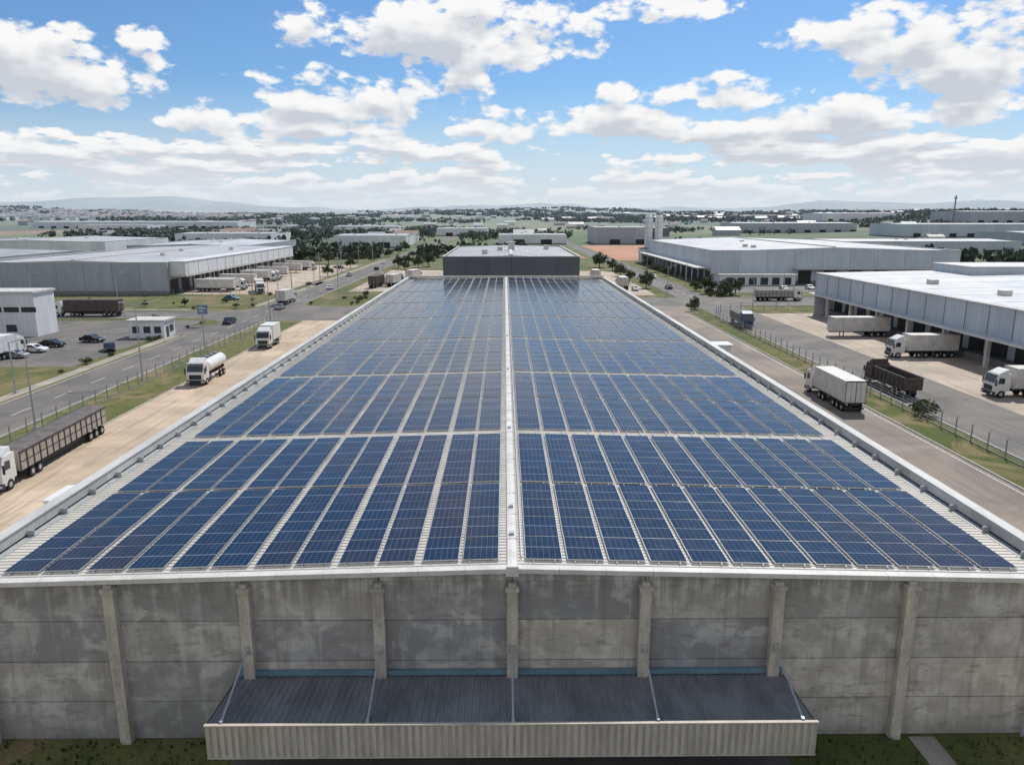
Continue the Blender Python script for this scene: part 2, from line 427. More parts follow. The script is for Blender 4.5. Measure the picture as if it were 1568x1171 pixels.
for x in pil:
    p.box(x-.24,x+.24,Y0-.28,Y0+.09,0,7.5,0); p.box(x-.3,x+.3,Y0-.36,Y0+.085,7.5,7.68,0); p.box(x-.17,x+.17,Y0-.22,Y0+.08,7.68,7.84,0)
for x in(XL+.2,XR-.2): p.box(x-.25,x+.25,Y0-.2,Y0+.09,0,7.7,0)
for y in ys[1:-1]:
    p.box(XL-.3,XL-.005,y-.22,y+.22,0,7.8,0); p.box(XR+.005,XR+.3,y-.22,y+.22,0,7.8,0)
p.obj('pilasters',[M['pil']],parent=root)
# roof sheets + ribs
r=MB()
for sgn in(-1,1):
    xe=XC+sgn*(HW-.9)
    q=[(XC,Y0-.12,rz(XC)),(xe,Y0-.12,rz(xe)),(xe,Y1,rz(xe)),(XC,Y1,rz(XC))]
    if sgn<0:q=q[::-1]
    r.poly(q,0)
    y=Y0+.1
    while y<Y1-.1:
        a,b_=(XC,rz(XC)),(xe,rz(xe))
        wv=.05
        P=[(a[0],y-wv,a[1]+.001),(b_[0],y-wv,b_[1]+.001),(b_[0],y-.02,b_[1]+.045),(a[0],y-.02,a[1]+.045),
           (a[0],y+.02,a[1]+.045),(b_[0],y+.02,b_[1]+.045),(b_[0],y+wv,b_[1]+.001),(a[0],y+wv,a[1]+.001)]
        r.poly([P[0],P[1],P[2],P[3]],1); r.poly([P[3],P[2],P[5],P[4]],1); r.poly([P[4],P[5],P[6],P[7]],1)
        y+=.33
r.obj('roof_sheets',[M['roof'],M['rib']],parent=root)
c=MB()
y=Y0-.15;k=0
while y<Y1:
    y2=min(y+3.0,Y1); dz=.004*(k%2)
    for s in(-1,1):
        c.poly([(XC,y,rz(XC)+.13+dz),(XC+s*.2,y,rz(XC)+.115+dz),(XC+s*.2,y2,rz(XC)+.115+dz),(XC,y2,rz(XC)+.13+dz)],0)
        c.poly([(XC+s*.2,y,rz(XC)+.115+dz),(XC+s*.26,y,rz(XC)+.02),(XC+s*.26,y2,rz(XC)+.02),(XC+s*.2,y2,rz(XC)+.115+dz)],0)
    c.box(XC-.27,XC+.27,y2-.03,y2+.03,rz(XC)+.1,rz(XC)+.145,0)
    y=y2;k+=1
c.box(XC-.28,XC+.28,Y0-.2,Y0-.14,rz(XC)-.3,rz(XC)+.16,0)
c.cyl((XC+.42,Y0+1,rz(XC)+.1),(XC+.42,Y1-2,rz(XC)+.1),.035,n=6,m=1)
for yy in(33.5,37,52,73.2,94.4): c.box(XC-.1,XC+.12,yy,yy+.25,rz(XC)+.14,rz(XC)+.26,1)
c.obj('ridge_cap',[M['cap'],M['alu']],parent=root)
f=MB()
for s in(-1,1):
    n=12
    for i in range(n):
        xa=XC+s*(HW+.05)*i/n; xb=XC+s*(HW+.05)*(i+1)/n-s*.012
        za,zb=rz(xa),rz(xb)
        f.poly([(xa,Y0-.17,za+.055),(xb,Y0-.17,zb+.055),(xb,Y0+.28,zb+.055),(xa,Y0+.28,za+.055)],0)
        f.poly([(xa,Y0-.17,za-.16),(xb,Y0-.17,zb-.16),(xb,Y0-.17,zb+.055),(xa,Y0-.17,za+.055)],0)
        f.poly([(xa,Y0-.17,za-.16),(xb,Y0-.17,zb-.16),(xb,Y0+.1,zb-.16),(xa,Y0+.1,za-.16)],0)
f.obj('front_flashing',[M['cap']],parent=root)
g=MB()
for s in(-1,1):
    xo=XC+s*HW; xi=XC+s*(HW-.5)
    for i in range(ny):
        a,b_=(Y0+.0 if i==0 else ys[i]),ys[i+1]
        g.box(min(xo,xi),max(xo,xi),a+.012,b_-.012,7.97,8.5,0,random.random())
        g.box(min(xo+s*.06,xi-s*.06),max(xo+s*.06,xi-s*.06),a+.006,b_-.006,8.503,8.56,1,random.random())
    gx=XC+s*(HW-.53); gi=XC+s*(HW-.88)
    g.box(min(gx,gi),max(gx,gi),Y0,Y1,7.8,7.9,2)
    y=Y0+2
    while y<Y1:
        g.box(min(gx,gi),max(gx,gi),y,y+.06,7.9,8.2,2); y+=2.9
g.box(XL,XR,Y1-.2,Y1+.3,8.3,8.8,0)
g.obj('parapet',[mat('parapet_panel',(.42,.42,.40),.8,ns=.6,na=.18,var=.12,stretch=(1,.4,1)),mat('coping_cap',(.47,.47,.45),.6,ns=.5,na=.15,var=.10,stretch=(1,.3,1)),M['steel']],parent=root)
d=MB()
for x in(XL+1.3,XR-1.1):
    d.cyl((x,Y0-.1,0),(x,Y0-.1,4.2),.08,n=10)
    for z in(1,3): d.box(x-.12,x+.12,Y0-.12,Y0+.1,z,z+.06)
d.obj('downpipes',[M['steel']],parent=root)
a=MB()
ax0,ax1=-12.0,12.5; yi,yo=Y0-.02,26.55; zi,zo=3.25,3.55
a.poly([(ax0,yo,zo),(ax1,yo,zo),(ax1,yi,zi),(ax0,yi,zi)],0)
x=ax0+.12
while x<ax1-.05:
    for (u0,u1,h0,h1) in((-.05,-.02,.0,.05),(-.02,.02,.05,.05),(.02,.05,.05,.0)):
        a.poly([(x+u0,yo-.03,zo+h0),(x+u1,yo-.03,zo+h1),(x+u1,yi,zi+h1),(x+u0,yi,zi+h0)],0)
    x+=.29
x=ax0-.05
while x<ax1:
    a.box(x,x+.165,yo-.085,yo-.045,2.15,zo+.03,1,random.random()); a.box(x+.165,x+.29,yo-.055,yo-.035,2.15,zo+.03,4,.3)
    x+=.29
a.box(ax0-.08,ax1+.12,yo-.13,yo+.02,zo+.03,zo+.08,1); a.box(ax0-.06,ax1+.1,yo-.11,yo+.02,2.08,2.15,1)
for xs in(ax0-.06,ax1+.06): a.poly([(xs,yo,2.15),(xs,yo,zo+.03),(xs,yi,zi+.05),(xs,yi,zi-.35)],1)
a.box(ax0,ax1,Y0-.1,Y0+.05,zi+.07,zi+.3,2)
for x in pil[1:6]:
    a.box(x-.06,x+.06,yo+.05,Y0-.29,zi-.25,zi-.05,3)
    a.cyl((x,Y0-.33,4.75),(x,yo+.1,zo+.1),.045,n=6,m=3)
    a.box(x-.1,x+.1,Y0-.37,Y0-.285,4.55,4.95,3); a.box(x-.06,x+.06,yo+.02,yo+.2,zo+.05,zo+.15,3)
a.obj('awning',[M['awn'],M['fas'],M['beam'],M['steel'],mat('fascia_groove',(.36,.33,.275),.6)],parent=root)
dd=MB()
for x in(-8.4,-2.6,3.2,9.0):
    dd.box(x-1.6,x+1.6,Y0-.0,Y0+.09,.02,3.0,0); dd.box(x-1.75,x-1.6,Y0-.03,Y0+.09,.0,3.1,1); dd.box(x+1.6,x+1.75,Y0-.03,Y0+.09,.0,3.1,1)
dd.obj('dock_doors',[M['dark'],M['steel']],parent=root)
sc_=MB()
for y in(49,64,79,94,110,126,142,158):
    sc_.box(XL-2.2,XL-.31,y,y+3.5,3.9,4.15,0); sc_.box(XL-2.2,XL-2.1,y,y+3.5,3.4,3.9,0)
    sc_.box(XR+.31,XR+1.8,y+3,y+6,3.9,4.1,0)
sc_.obj('side_canopies',[M['wd']],parent=root)

# solar modules
colsx=[]
x=XC+.60
for i in range(12): colsx.append((x,1.66)); x+=1.865
x=XC-.60
for i in range(12):
    wd=1.62; colsx.append((x-wd,wd)); x-=wd+(.16 if i%2==0 else .33)
gv=[];gf=[];ga=[];fr=MB()
y=31.0
while y<187:
    for sub in range(2):
        for j in range(4):
            ya=y; yb=y+2.43
            if yb>188.6: break
            for (xa,wd) in colsx:
                jx=random.uniform(-.008,.008); xb=xa+wd
                za=rz(xa)+.14; zb=rz(xb)+.14
                t=random.random()
                P=[(xa+jx,ya),(xb+jx,ya),(xb+jx,yb-.025),(xa+jx,yb-.025)]
                Z=[za,zb,zb,za]
                i0=len(fr.v)
                fr.v+=[(q[0],q[1],z-.04) for q,z in zip(P,Z)]+[(q[0],q[1],z) for q,z in zip(P,Z)]
                for qd in((4,5,6,7),(0,1,5,4),(1,2,6,5),(2,3,7,6),(3,0,4,7)):
                    fr.f.append(tuple(i0+k for k in qd)); fr.m.append(0); fr.a.append(.5)
                mrg=.03
                Q=[(xa+jx+mrg,ya+mrg),(xb+jx-mrg,ya+mrg),(xb+jx-mrg,yb-.025-mrg),(xa+jx+mrg,yb-.025-mrg)]
                tx=random.gauss(0,.0035);ty=random.gauss(0,.0035)
                dz=[max(-.011,e) for e in(-tx-ty,tx-ty,tx+ty,-tx+ty)]
                i1=len(gv); gv+=[(q[0],q[1],z+.014+e) for q,z,e in zip(Q,Z,dz)]
                gf.append((i1,i1+1,i1+2,i1+3)); ga.append(t)
            y+=2.43
        y+=.33 if sub==0 else 1.25
for (xa,wd) in colsx:
    for o in(.35,wd-.35):
        fr.box(xa+o-.02,xa+o+.02,30.85,188.,rz(xa)+.03,rz(xa)+.085,0)
fr.obj('module_frames',[M['alu']],parent=root)
me=bpy.data.meshes.new('solar_panels'); me.from_pydata(gv,[],gf); me.materials.append(M['panel'])
uv=me.uv_layers.new(name='UVMap'); uv.data.foreach_set('uv',[c for _ in gf for c in(0,0,1,0,1,1,0,1)])
me.attributes.new('var','FLOAT','FACE').data.foreach_set('value',ga); me.update()
place('solar_panels',me,parent=root)

sheet('driveway',-12,12.5,5,30.18,.02,'asph')
sheet('footpath',18.6,19.8,10,30.18,.026,'walk')
b=MB()
for i in range(900):
    x=random.choice([random.uniform(-26,-12.4),random.uniform(12.9,26)]); y=random.uniform(24,30.1); s=random.uniform(.08,.22)
    if 18.4<x<20: continue
    for k in range(3):
        dx,dy=random.uniform(-.1,.1),random.uniform(-.1,.1); b.poly([(x-s*.3,y,0),(x+s*.3,y+.05,0),(x+dx,y+dy,s*1.4)],0,random.random())
b.obj('grass_tufts',[M['leaf']])

# ------------------------------------------------------------ generic warehouse
def warehouse(name,x0,x1,y0,y1,h,wall='ww',roof='rm',z0=0,bay=7.,canopy=None,doors='y',rise=.03,plinth=True,ridge='y'):
    b=MB(); mats=[M[wall],M[roof],M['dark'],M['base'],M['cap'],M['glass']]
    n=max(1,int((x1-x0)/bay)); m=max(1,int((y1-y0)/bay))
    xs=np.linspace(x0,x1,n+1); ysx=np.linspace(y0,y1,m+1)
    b.box(x0+.1,x1-.1,y0+.1,y1-.1,z0-6,z0+h-.3,2)
    for k in range(n):
        v=random.random()
        b.box(xs[k]+.04,xs[k+1]-.04,y0,y0+.2,z0+(1. if plinth else 0),z0+h,0,v)
        b.box(xs[k]+.04,xs[k+1]-.04,y1-.2,y1,z0,z0+h,0,v)
        if doors and 'y' in doors and k%2==1: b.box(xs[k]+1,xs[k+1]-1,y0-.06,y0-.003,z0,z0+4.2,2)
    for k in range(m):
        v=random.random()
        b.box(x0,x0+.2,ysx[k]+.04,ysx[k+1]-.04,z0+(1. if plinth else 0),z0+h,0,v)
        b.box(x1-.2,x1,ysx[k]+.04,ysx[k+1]-.04,z0+(1. if plinth else 0),z0+h,0,v)
        if canopy:
            for s in canopy:
                xw=x0-.06 if s=='-' else x1+.003
                b.box(xw,xw+.057,ysx[k]+1.2,ysx[k+1]-1.2,z0,z0+4.3,2)
    if plinth: b.box(x0-.05,x1+.05,y0-.05,y1+.05,z0-6,z0+1.,3)
    if ridge=='y':
        xm=(x0+x1)/2; rr=(x1-x0)/2*rise
        b.poly([(x0+.3,y0+.3,z0+h-.25),(xm,y0+.3,z0+h-.25+rr),(xm,y1-.3,z0+h-.25+rr),(x0+.3,y1-.3,z0+h-.25)],1)
        b.poly([(xm,y0+.3,z0+h-.25+rr),(x1-.3,y0+.3,z0+h-.25),(x1-.3,y1-.3,z0+h-.25),(xm,y1-.3,z0+h-.25+rr)],1)
        b.poly([(x0+.3,y0+.3,z0+h-.3),(x1-.3,y0+.3,z0+h-.3),(xm,y0+.3,z0+h-.25+rr)],0)
        b.box(xm-.5,xm+.5,y0+2,y1-2,z0+h-.2+rr,z0+h+.1+rr,4)
    else:
        ym=(y0+y1)/2; rr=(y1-y0)/2*rise
        b.poly([(x0+.3,y0+.3,z0+h-.25),(x1-.3,y0+.3,z0+h-.25),(x1-.3,ym,z0+h-.25+rr),(x0+.3,ym,z0+h-.25+rr)],1)
        b.poly([(x0+.3,ym,z0+h-.25+rr),(x1-.3,ym,z0+h-.25+rr),(x1-.3,y1-.3,z0+h-.25),(x0+.3,y1-.3,z0+h-.25)],1)
        b.poly([(x0+.3,y0+.3,z0+h-.3),(x0+.3,ym,z0+h-.25+rr),(x0+.3,y1-.3,z0+h-.3)],0)
    for (a0,a1,c0,c1) in((x0-.08,x1+.08,y0-.08,y0+.3),(x0-.08,x1+.08,y1-.3,y1+.08),(x0-.08,x0+.3,y0+.302,y1-.302),(x1-.3,x1+.08,y0+.302,y1-.302)):
        b.box(a0,a1,c0,c1,z0+h+.002,z0+h+.15,4)
    if canopy:
        for s in canopy:
            if s=='-': a0,a1=x0-5,x0-.09
            else: a0,a1=x1+.09,x1+5
            b.box(a0,a1,y0+2,y1-4,z0+5.2,z0+5.6,4)
            for yy in ysx[1:-1:1]:
                px=a0+.3 if s=='-' else a1-.5
                b.box(px,px+.2,yy-.1,yy+.1,z0,z0+5.2,4)
    for k in range(3):
        vx=x0+(x1-x0)*random.uniform(.15,.85); vy=y0+(y1-y0)*random.uniform(.1,.9)
        b.box(vx-.8,vx+.8,vy-.8,vy+.8,z0+h-.3,z0+h+1.3,4)
    return b,mats
def mk_w(name,*a,**k):
    b,mats=warehouse(name,*a,**k); return b.obj(name,mats)
mk_w('warehouse',-162,-103,232,358,9.6,wall='wg',roof='rm',canopy='+',doors='',bay=8)
b=MB()
b.box(-102.98,-98.2,234,354,5.7,9.75,0); 
b.box(-102.98,-98.0,233.8,354.2,9.75,9.9,0)
for y in np.arange(236,352,8.): b.box(-98.19,-98.15,y,y+.12,5.7,9.75,1)
b.obj('warehouse_fascia',[M['ww'],M['base']])
mk_w('warehouse',-290,-206,395,470,10.5,wall='ww',roof='rm',doors='')
mk_w('warehouse',-260,-182,240,330,9.0,wall='wg',roof='rg',doors='')
mk_w('warehouse',-190,-128,385,470,9,wall='wg',roof='rmy',doors='y')
mk_w('warehouse',-16.3,19.8,200,272,13.0,wall='wd',roof='rg',doors='',bay=6)
b=MB(); b.box(1.2,3,232,234,13,15.6,0); b.box(.8,3.4,231.8,234.2,15.6,15.8,0); b.cyl((2,236,13),(2,236,16),.4,n=10,m=0)
b.obj('roof_vent',[M['cap']])
mk_w('warehouse',73,161,267,395,11.6,wall='wb',roof='rm',canopy='-',doors='',bay=9)
b=MB(); b.box(74,100,259,266.9,0,3.6,0); b.box(73.5,100.5,258.5,266.95,3.6,3.9,1)
for x in np.arange(76,99,4.): b.box(x,x+2.6,258.93,258.99,.3,2.8,2)
b.obj('office_annex',[M['ww'],M['cap'],M['glass']])
b=MB()
for x in np.arange(104,158,9.): b.box(x,x+4.5,266.85,266.98,.05,4.6,0)
b.box(102,160,263.5,266.9,5.2,5.6,1)
b.obj('loading_canopy',[M['dark'],M['cap']])
b=MB(); mats=[M['wb'],M['rmy'],M['dark'],M['cap'],M['base'],mat('skylight_sheet',(.66,.68,.68),.4)]
b.box(80,168,40,182,0,9.8,0)
for k,y in enumerate(np.arange(44,182,6.)):
    y1=min(y+6,182)
    b.box(75.6,79.95,y+.05,y1-.05,5.3,9.9,0,random.random())
    b.box(75.53,75.595,y-.06,y+.06,5.3,9.92,4)
    b.box(79.85,79.98,y+1,y1-1,1.2,4.8,2)
    if k%2==0: b.box(75.8,76.4,y-.3,y+.3,0,5.0,3)
b.box(73.8,79.9,42,182.3,4.95,5.28,3)
b.box(78,79.9,42,182,0,1.2,4)
b.box(75.3,168.3,39.7,182.3,9.92,10.12,3)
b.poly([(76.2,40.5,10.15),(120,40.5,11.0),(120,181.5,11.0),(76.2,181.5,10.15)],1)
b.poly([(120,40.5,11.0),(168,40.5,10.15),(168,181.5,10.15),(120,181.5,11.0)],1)
for y in np.arange(52,178,11.): b.poly([(78,y,10.22),(118,y,10.99),(118,y+1.1,10.99),(78,y+1.1,10.22)],5)
for y in np.arange(60,170,22.): b.box(84,85.6,y,y+1.6,10.2,11.2,3)
b.box(103,168,166,181,10.15,12.4,0); b.box(102.7,168.2,165.7,181.3,12.4,12.6,3)
b.box(75.4,103,182,182.25,0,9.9,0)
b.obj('distribution_warehouse',mats)
# silos
for x in(75.4,80.7):
    b=MB(); b.cyl((0,0,0),(0,0,23.0),2.05,n=28); b.cyl((0,0,23.0),(0,0,23.9),2.05,1.2,n=28,m=0)
    for z in np.arange(2.5,23,2.5): b.cyl((0,0,z),(0,0,z+.12),2.09,n=28,m=1)
    for q in(-.2,.2): b.cyl((q-1,-1.95,.5),(q-1,-1.95,24.5),.04,n=4,m=1)
    b.obj('silo',[M['silo'],M['kerb']],(x,400,0))
b=MB(); b.box(70,86,389,397.2,0,7,0); b.box(69.7,86.3,388.7,397.3,7,7.4,1)
for z in(2,4.6): 
    for x in np.arange(71,85,3.): b.box(x,x+1.8,388.9,388.99,z,z+1.2,2)
b.obj('silo_plant_building',[M['ww'],M['base'],M['glass']])
b=MB(); b.box(-74,-67,147,152,0,3.3,0); b.box(-74.3,-66.7,146.7,152.3,3.3,3.6,1)
for x in(-73.2,-71,-68.9): b.box(x,x+1.3,146.93,146.99,1,2.3,2)
b.box(-66.99,-66.93,148,149,0,2.2,2); b.box(-66.99,-66.93,149.6,151.2,1,2.3,2)
b.obj('gatehouse',[M['ww'],M['cap'],M['glass']])
b=MB(); b.box(-135,-93,149,156,0,8.6,0); b.box(-135.3,-92.7,148.7,156.3,8.6,9.0,1)
for z in(4.9,):
    for x in np.arange(-133,-94.5,3.4): b.box(x,x+2.9,148.92,148.99,z,z+1.0,2)
for x in np.arange(-133,-96,6.8): b.box(x,x+2.0,148.92,148.99,1,2.4,2)
b.box(-120,-112,151,155,9,10.4,0)
b.obj('office_building',[M['ww'],M['cap'],M['glass']])
b=MB(); b.box(-35.6,-31.6,54.9,58.2,.25,2.0,0); b.box(-35.7,-31.5,54.8,58.3,2.0,2.1,0)
for x in np.arange(-35.3,-31.7,.45): b.box(x,x+.2,54.85,54.895,.3,1.95,0)
b.box(-35.4,-31.8,55.1,58,0,.25,1)
b.obj('storage_container',[M['white'],M['chas']])
b=MB(); b.box(32.4,36.8,120,123,0,2.9,0); b.box(32.1,37.1,119.7,123.3,2.9,3.1,0); b.box(33,34,119.93,119.99,0,2.1,1); b.box(34.8,36.2,119.93,119.99,1,2.1,1)
b.obj('guard_booth',[M['white'],M['glass']])

# far buildings
def Z(x,y): return float(hzt(x,y))
far=[(-128,-74,572,640,9,'ww','rm'),(-275,-195,640,700,9,'ww','rm'),(-5,52,640,690,8,'ww','rm'),(76,120,640,700,14,'wg','rg'),
(-760,-430,1240,1330,11,'ww','rmy'),(-620,-520,1120,1180,9,'ww','rg'),(315,480,1040,1120,13,'wg','rm'),(440,640,840,920,14,'wb','rg'),
(420,560,600,680,10,'wg','rm'),(640,800,1050,1150,16,'wg','rg'),(-80,-20,900,960,9,'ww','rm'),
(120,190,880,940,10,'wd','rm'),(-330,-270,880,930,8,'ww','rm'),
(190,300,440,500,9,'wb','rm'),(-240,-150,1080,1150,9,'ww','rm'),(560,700,1350,1440,14,'ww','rm')]
for (a0,a1,c0,c1,h,wl,rf) in far:
    mk_w('distant_warehouse',a0,a1,c0,c1,h,wall=wl,roof=rf,z0=Z((a0+a1)/2,c0),doors='y',bay=10,ridge='x')
occ=[(f[0]-8,f[1]+8,f[2]-40,f[3]+8) for f in far]+[(-170,-66,150,372),(-300,-120,225,480),(-70,-48,0,1000),(-50,62,0,345),(46,65,180,900),(60,172,0,405),(-145,-66,110,172),(185,300,425,505),(60,150,405,622),(14,46,428,602)]
def free(x,y): return not any(a<x<b_ and c_<y<d_ for a,b_,c_,d_ in occ)
b=MB()
def house(x,y,s,h,v):
    z=Z(x,y)
    m=random.choice([0,0,0,2]); 
    w_,l_=s,s*random.uniform(.8,1.7)
    b.box(x-l_,x+l_,y-w_,y+w_,z-4,z+h,m,v)
    b.prism([(y-w_-.4,z+h),(y+w_+.4,z+h),(y,z+h+w_*.4)],x-l_-.4,x+l_+.4,1 if random.random()<.5 else 3,v)
for i in range(560):
    th=random.gauss(-.47,.11); rr=random.uniform(2000,3700)
    if th>-.26: continue
    house(rr*math.sin(th),rr*math.cos(th),random.uniform(4,7.5),random.uniform(5,10),random.random())
for i in range(110):
    th=random.uniform(-.25,.6); rr=random.uniform(1900,3600)
    house(rr*math.sin(th),rr*math.cos(th),random.uniform(5,10),random.uniform(5,9),random.random())
for i in range(60):
    th=random.uniform(-.6,.7); rr=random.uniform(750,2200); x,y=rr*math.sin(th),rr*math.cos(th)
    if free(x,y): house(x,y,random.uniform(5,10),random.uniform(4,7),random.random())
b.obj('distant_town',[M['ww'],M['tile'],M['wg'],M['rg']])
b=MB(); z=Z(640,1090); b.cyl((640,1090,z-2),(640,1090,52),1.3,.9,n=12,m=0); b.cyl((640,1090,47),(640,1090,49),2.2,2.2,n=12,m=0); b.obj('chimney_mast',[M['base']])

# ------------------------------------------------------------ trees
def leafcloud(b,cen,rad,n,size,m):
    base=random.random()
    for i in range(n):
        d=rng.normal(size=3); d/=np.linalg.norm(d); rr=rng.random()**.45
        p=np.array(cen)+d*rr*np.array(rad)
        u=rng.normal(size=3);u/=np.linalg.norm(u);v=np.cross(u,rng.normal(size=3));v/=np.linalg.norm(v)
        s=size*rng.uniform(.6,1.3); u=u*s;v=v*s*.7
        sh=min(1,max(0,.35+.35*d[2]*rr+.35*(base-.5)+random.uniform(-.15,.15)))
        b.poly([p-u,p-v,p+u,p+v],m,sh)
def treemesh(h,cr,seed,bush=False):
    random.seed(seed); b=MB()
    if not bush:
        b.cyl((0,0,-.1),(.1,.05,h*.5),h*.03,h*.018,7,0)
        tips=[]
        for k in range(7):
            t=k*.9+random.random(); e=(math.cos(t)*cr*.6,math.sin(t)*cr*.6,h*random.uniform(.38,.72))
            b.cyl((.05,.03,h*random.uniform(.2,.35)),e,h*.014,h*.005,5,0); tips.append(e)
        tips+=[(0,0,h*.82),(.2,.1,h*.6)]
        for e in tips:
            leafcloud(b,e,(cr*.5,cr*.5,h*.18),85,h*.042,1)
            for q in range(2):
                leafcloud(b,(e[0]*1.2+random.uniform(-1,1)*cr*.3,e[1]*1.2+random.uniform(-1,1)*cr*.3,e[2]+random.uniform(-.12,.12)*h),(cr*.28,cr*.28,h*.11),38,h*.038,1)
    else:
        b.cyl((0,0,-.1),(0,0,h*.4),.08,.04,5,0)
        for k in range(8):
            b.cyl((0,0,.05),(random.uniform(-.5,.5)*cr,random.uniform(-.5,.5)*cr,h*.5),.04,.02,4,0)
            leafcloud(b,(random.uniform(-.6,.6)*cr,random.uniform(-.6,.6)*cr,h*random.uniform(.35,.7)),(cr*.45,cr*.45,h*.3),60,h*.07,1)
    return b.mesh('tree_mesh',[M['bark'],M['leaf']])
TM=[treemesh(7,3.2,1),treemesh(8,3.4,2),treemesh(5.5,3.2,3),treemesh(9,4.2,4)]
BM=[treemesh(2.0,1.5,11,True),treemesh(2.6,2.0,12,True)]
random.seed(21)
def tree(x,y,s=1.,k=None,z=0): place('tree',TM[random.randrange(4) if k is None else k],(x,y,z),random.uniform(0,6.3),scale=(s*random.uniform(.9,1.2),s*random.uniform(.9,1.2),s*random.uniform(.8,1.05)))
def bush(x,y,s=1.): place('bush',random.choice(BM),(x,y,0),random.uniform(0,6.3),scale=(s*random.uniform(.8,1.3),s,s*random.uniform(.8,1.1)))
for x,y,s in((63,232,.7),(66,226,.65),(61,240,.55),(70,228,.6),(47,250,.7),(45,272,.7),(64,300,.6),(64,320,.7),(65,345,.7),(-45,340,.7),(-49,350,.8),(-40,352,.7),(-36,360,.9),(-47,372,.8),
  (-70,300,.6),(-72,330,.6),(-71,350,.6),(-88,380,.8),(-52,430,.8),(-50,460,.9),(-48,500,1.),(-68,445,.6),(-67,480,.8),(-68,520,.8),(-66,255,.35),(47,188,.45),(49,193,.4),
  (-85,200,.3),(-95,199,.28),(-110,200,.3),(-70,196,.3),(-77,165,.3),(-88,120,.35),(46,300,.8),(47,330,.8),(44,352,.8),(30,360,.9),(10,380,1.0),(-12,385,.9),(25,400,1.0)):
    tree(x,y,s)
bush(50.3,87,.85); bush(51.2,89.2,.6)
for i in range(34): bush(random.uniform(-54,-35),random.uniform(203,236),random.uniform(.3,.7)) if i<10 else bush(random.uniform(-96,-66),random.uniform(192,228),random.uniform(.3,.8)) if i<18 else bush(random.choice([-47.5,-68,-67.5]),random.uniform(60,172),random.uniform(.25,.5))
for i in range(16): bush(random.uniform(61,68),random.uniform(222,234),random.uniform(.4,.9))
for i in range(110):
    x,y=random.uniform(-200,-68),random.uniform(374,620)
    if free(x,y): 
        if random.random()<.3: tree(x,y,random.uniform(.4,.8))
        else: bush(x,y,random.uniform(1,2.))
for i in range(50):
    x,y=random.uniform(62,260),random.uniform(408,640)
    if free(x,y): tree(x,y,random.uniform(.5,1.))
def nz(x,y): return np.sin(x*.006+y*.0021+1)+np.sin(y*.0075-x*.002)+.7*np.sin(x*.017+y*.009)+.5*np.sin(x*.031-y*.022)
N=60000
th=rng.uniform(-.95,.95,N); rr=430+4200*rng.random(N)**1.2
X=rr*np.sin(th);Y=rr*np.cos(th)
ok=(nz(X,Y)+.45*rng.normal(size=N)+.35*sm(rr,1500,2800))>.75
for a,b_,c_,d_ in occ: ok&=~((X>a)&(X<b_)&(Y>c_)&(Y<d_))
X=X[ok];Y=Y[ok];rr=rr[ok]
idx=rng.permutation(len(X))[:12000]; X=X[idx];Y=Y[idx];rr=rr[idx];n=len(X)
big=1+1.1*sm(rr,1000,3000)
H=rng.uniform(5,10,n)*(1+.25*sm(rr,1000,3000)); R=rng.uniform(2.8,5.5,n)*big
Zg=hzt(X,Y); K=20
d=rng.normal(size=(n,K,3)); d/=np.linalg.norm(d,axis=2,keepdims=True); q=rng.random((n,K,1))**.4
P=d*q; P[:,:,0]*=R[:,None]; P[:,:,1]*=R[:,None]; P[:,:,2]*=(H*.44)[:,None]
C=np.stack([X,Y,Zg+H*.48],1)[:,None,:]; P=P+C
U=rng.normal(size=(n,K,3)); U/=np.linalg.norm(U,axis=2,keepdims=True); W=np.cross(U,rng.normal(size=(n,K,3))); W/=np.linalg.norm(W,axis=2,keepdims=True)
S=(R*.42)[:,None,None]*rng.uniform(.6,1.2,(n,K,1)); U*=S;W*=S*.8
VV=np.stack([P-U,P-W,P+U,P+W],2).reshape(-1,3)
me=bpy.data.meshes.new('distant_trees'); nf=n*K
me.vertices.add(nf*4); me.vertices.foreach_set('co',VV.ravel())
me.loops.add(nf*4); me.loops.foreach_set('vertex_index',np.arange(nf*4))
me.polygons.add(nf); me.polygons.foreach_set('loop_start',np.arange(nf)*4); me.update(calc_edges=True)
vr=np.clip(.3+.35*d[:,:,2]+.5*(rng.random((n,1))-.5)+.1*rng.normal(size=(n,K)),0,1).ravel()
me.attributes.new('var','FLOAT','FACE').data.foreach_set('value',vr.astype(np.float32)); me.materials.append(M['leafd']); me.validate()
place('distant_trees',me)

# ------------------------------------------------------------ fences, lamps
def fence(x,y0,y1,pts=None):
    b=MB(); line=pts or [(x,y0),(x,y1)]
    for (a0,c0),(a1,c1) in zip(line[:-1],line[1:]):
        L=math.hypot(a1-a0,c1-c0); n=max(1,int(L/2.8))
        for i in range(n+1):
            px=a0+(a1-a0)*i/n; py=c0+(c1-c0)*i/n
            b.box(px-.045,px+.045,py-.045,py+.045,0,1.9,0); b.cyl((px,py,1.9),(px+.2,py,2.15),.035,.03,4,0)
        for z in(.15,.5,.85,1.2,1.55,1.88): b.cyl((a0,c0,z),(a1,c1,z),.012,n=4,m=1)
        b.box(min(a0,a1)-.05,max(a0,a1)+.05,min(c0,c1),max(c0,c1),0,.12,0) if a0==a1 else None
    b.obj('wire_fence',[M['post'],M['steel']])
fence(-52,20,172); fence(0,0,0,[(49.6,20),(49.6,172),(51,180),(54,187),(60,190),(72,190)])
fence(0,0,0,[(-180,228),(-80,228)]); fence(0,0,0,[(170,225),(330,225)]); fence(-47,206,238)
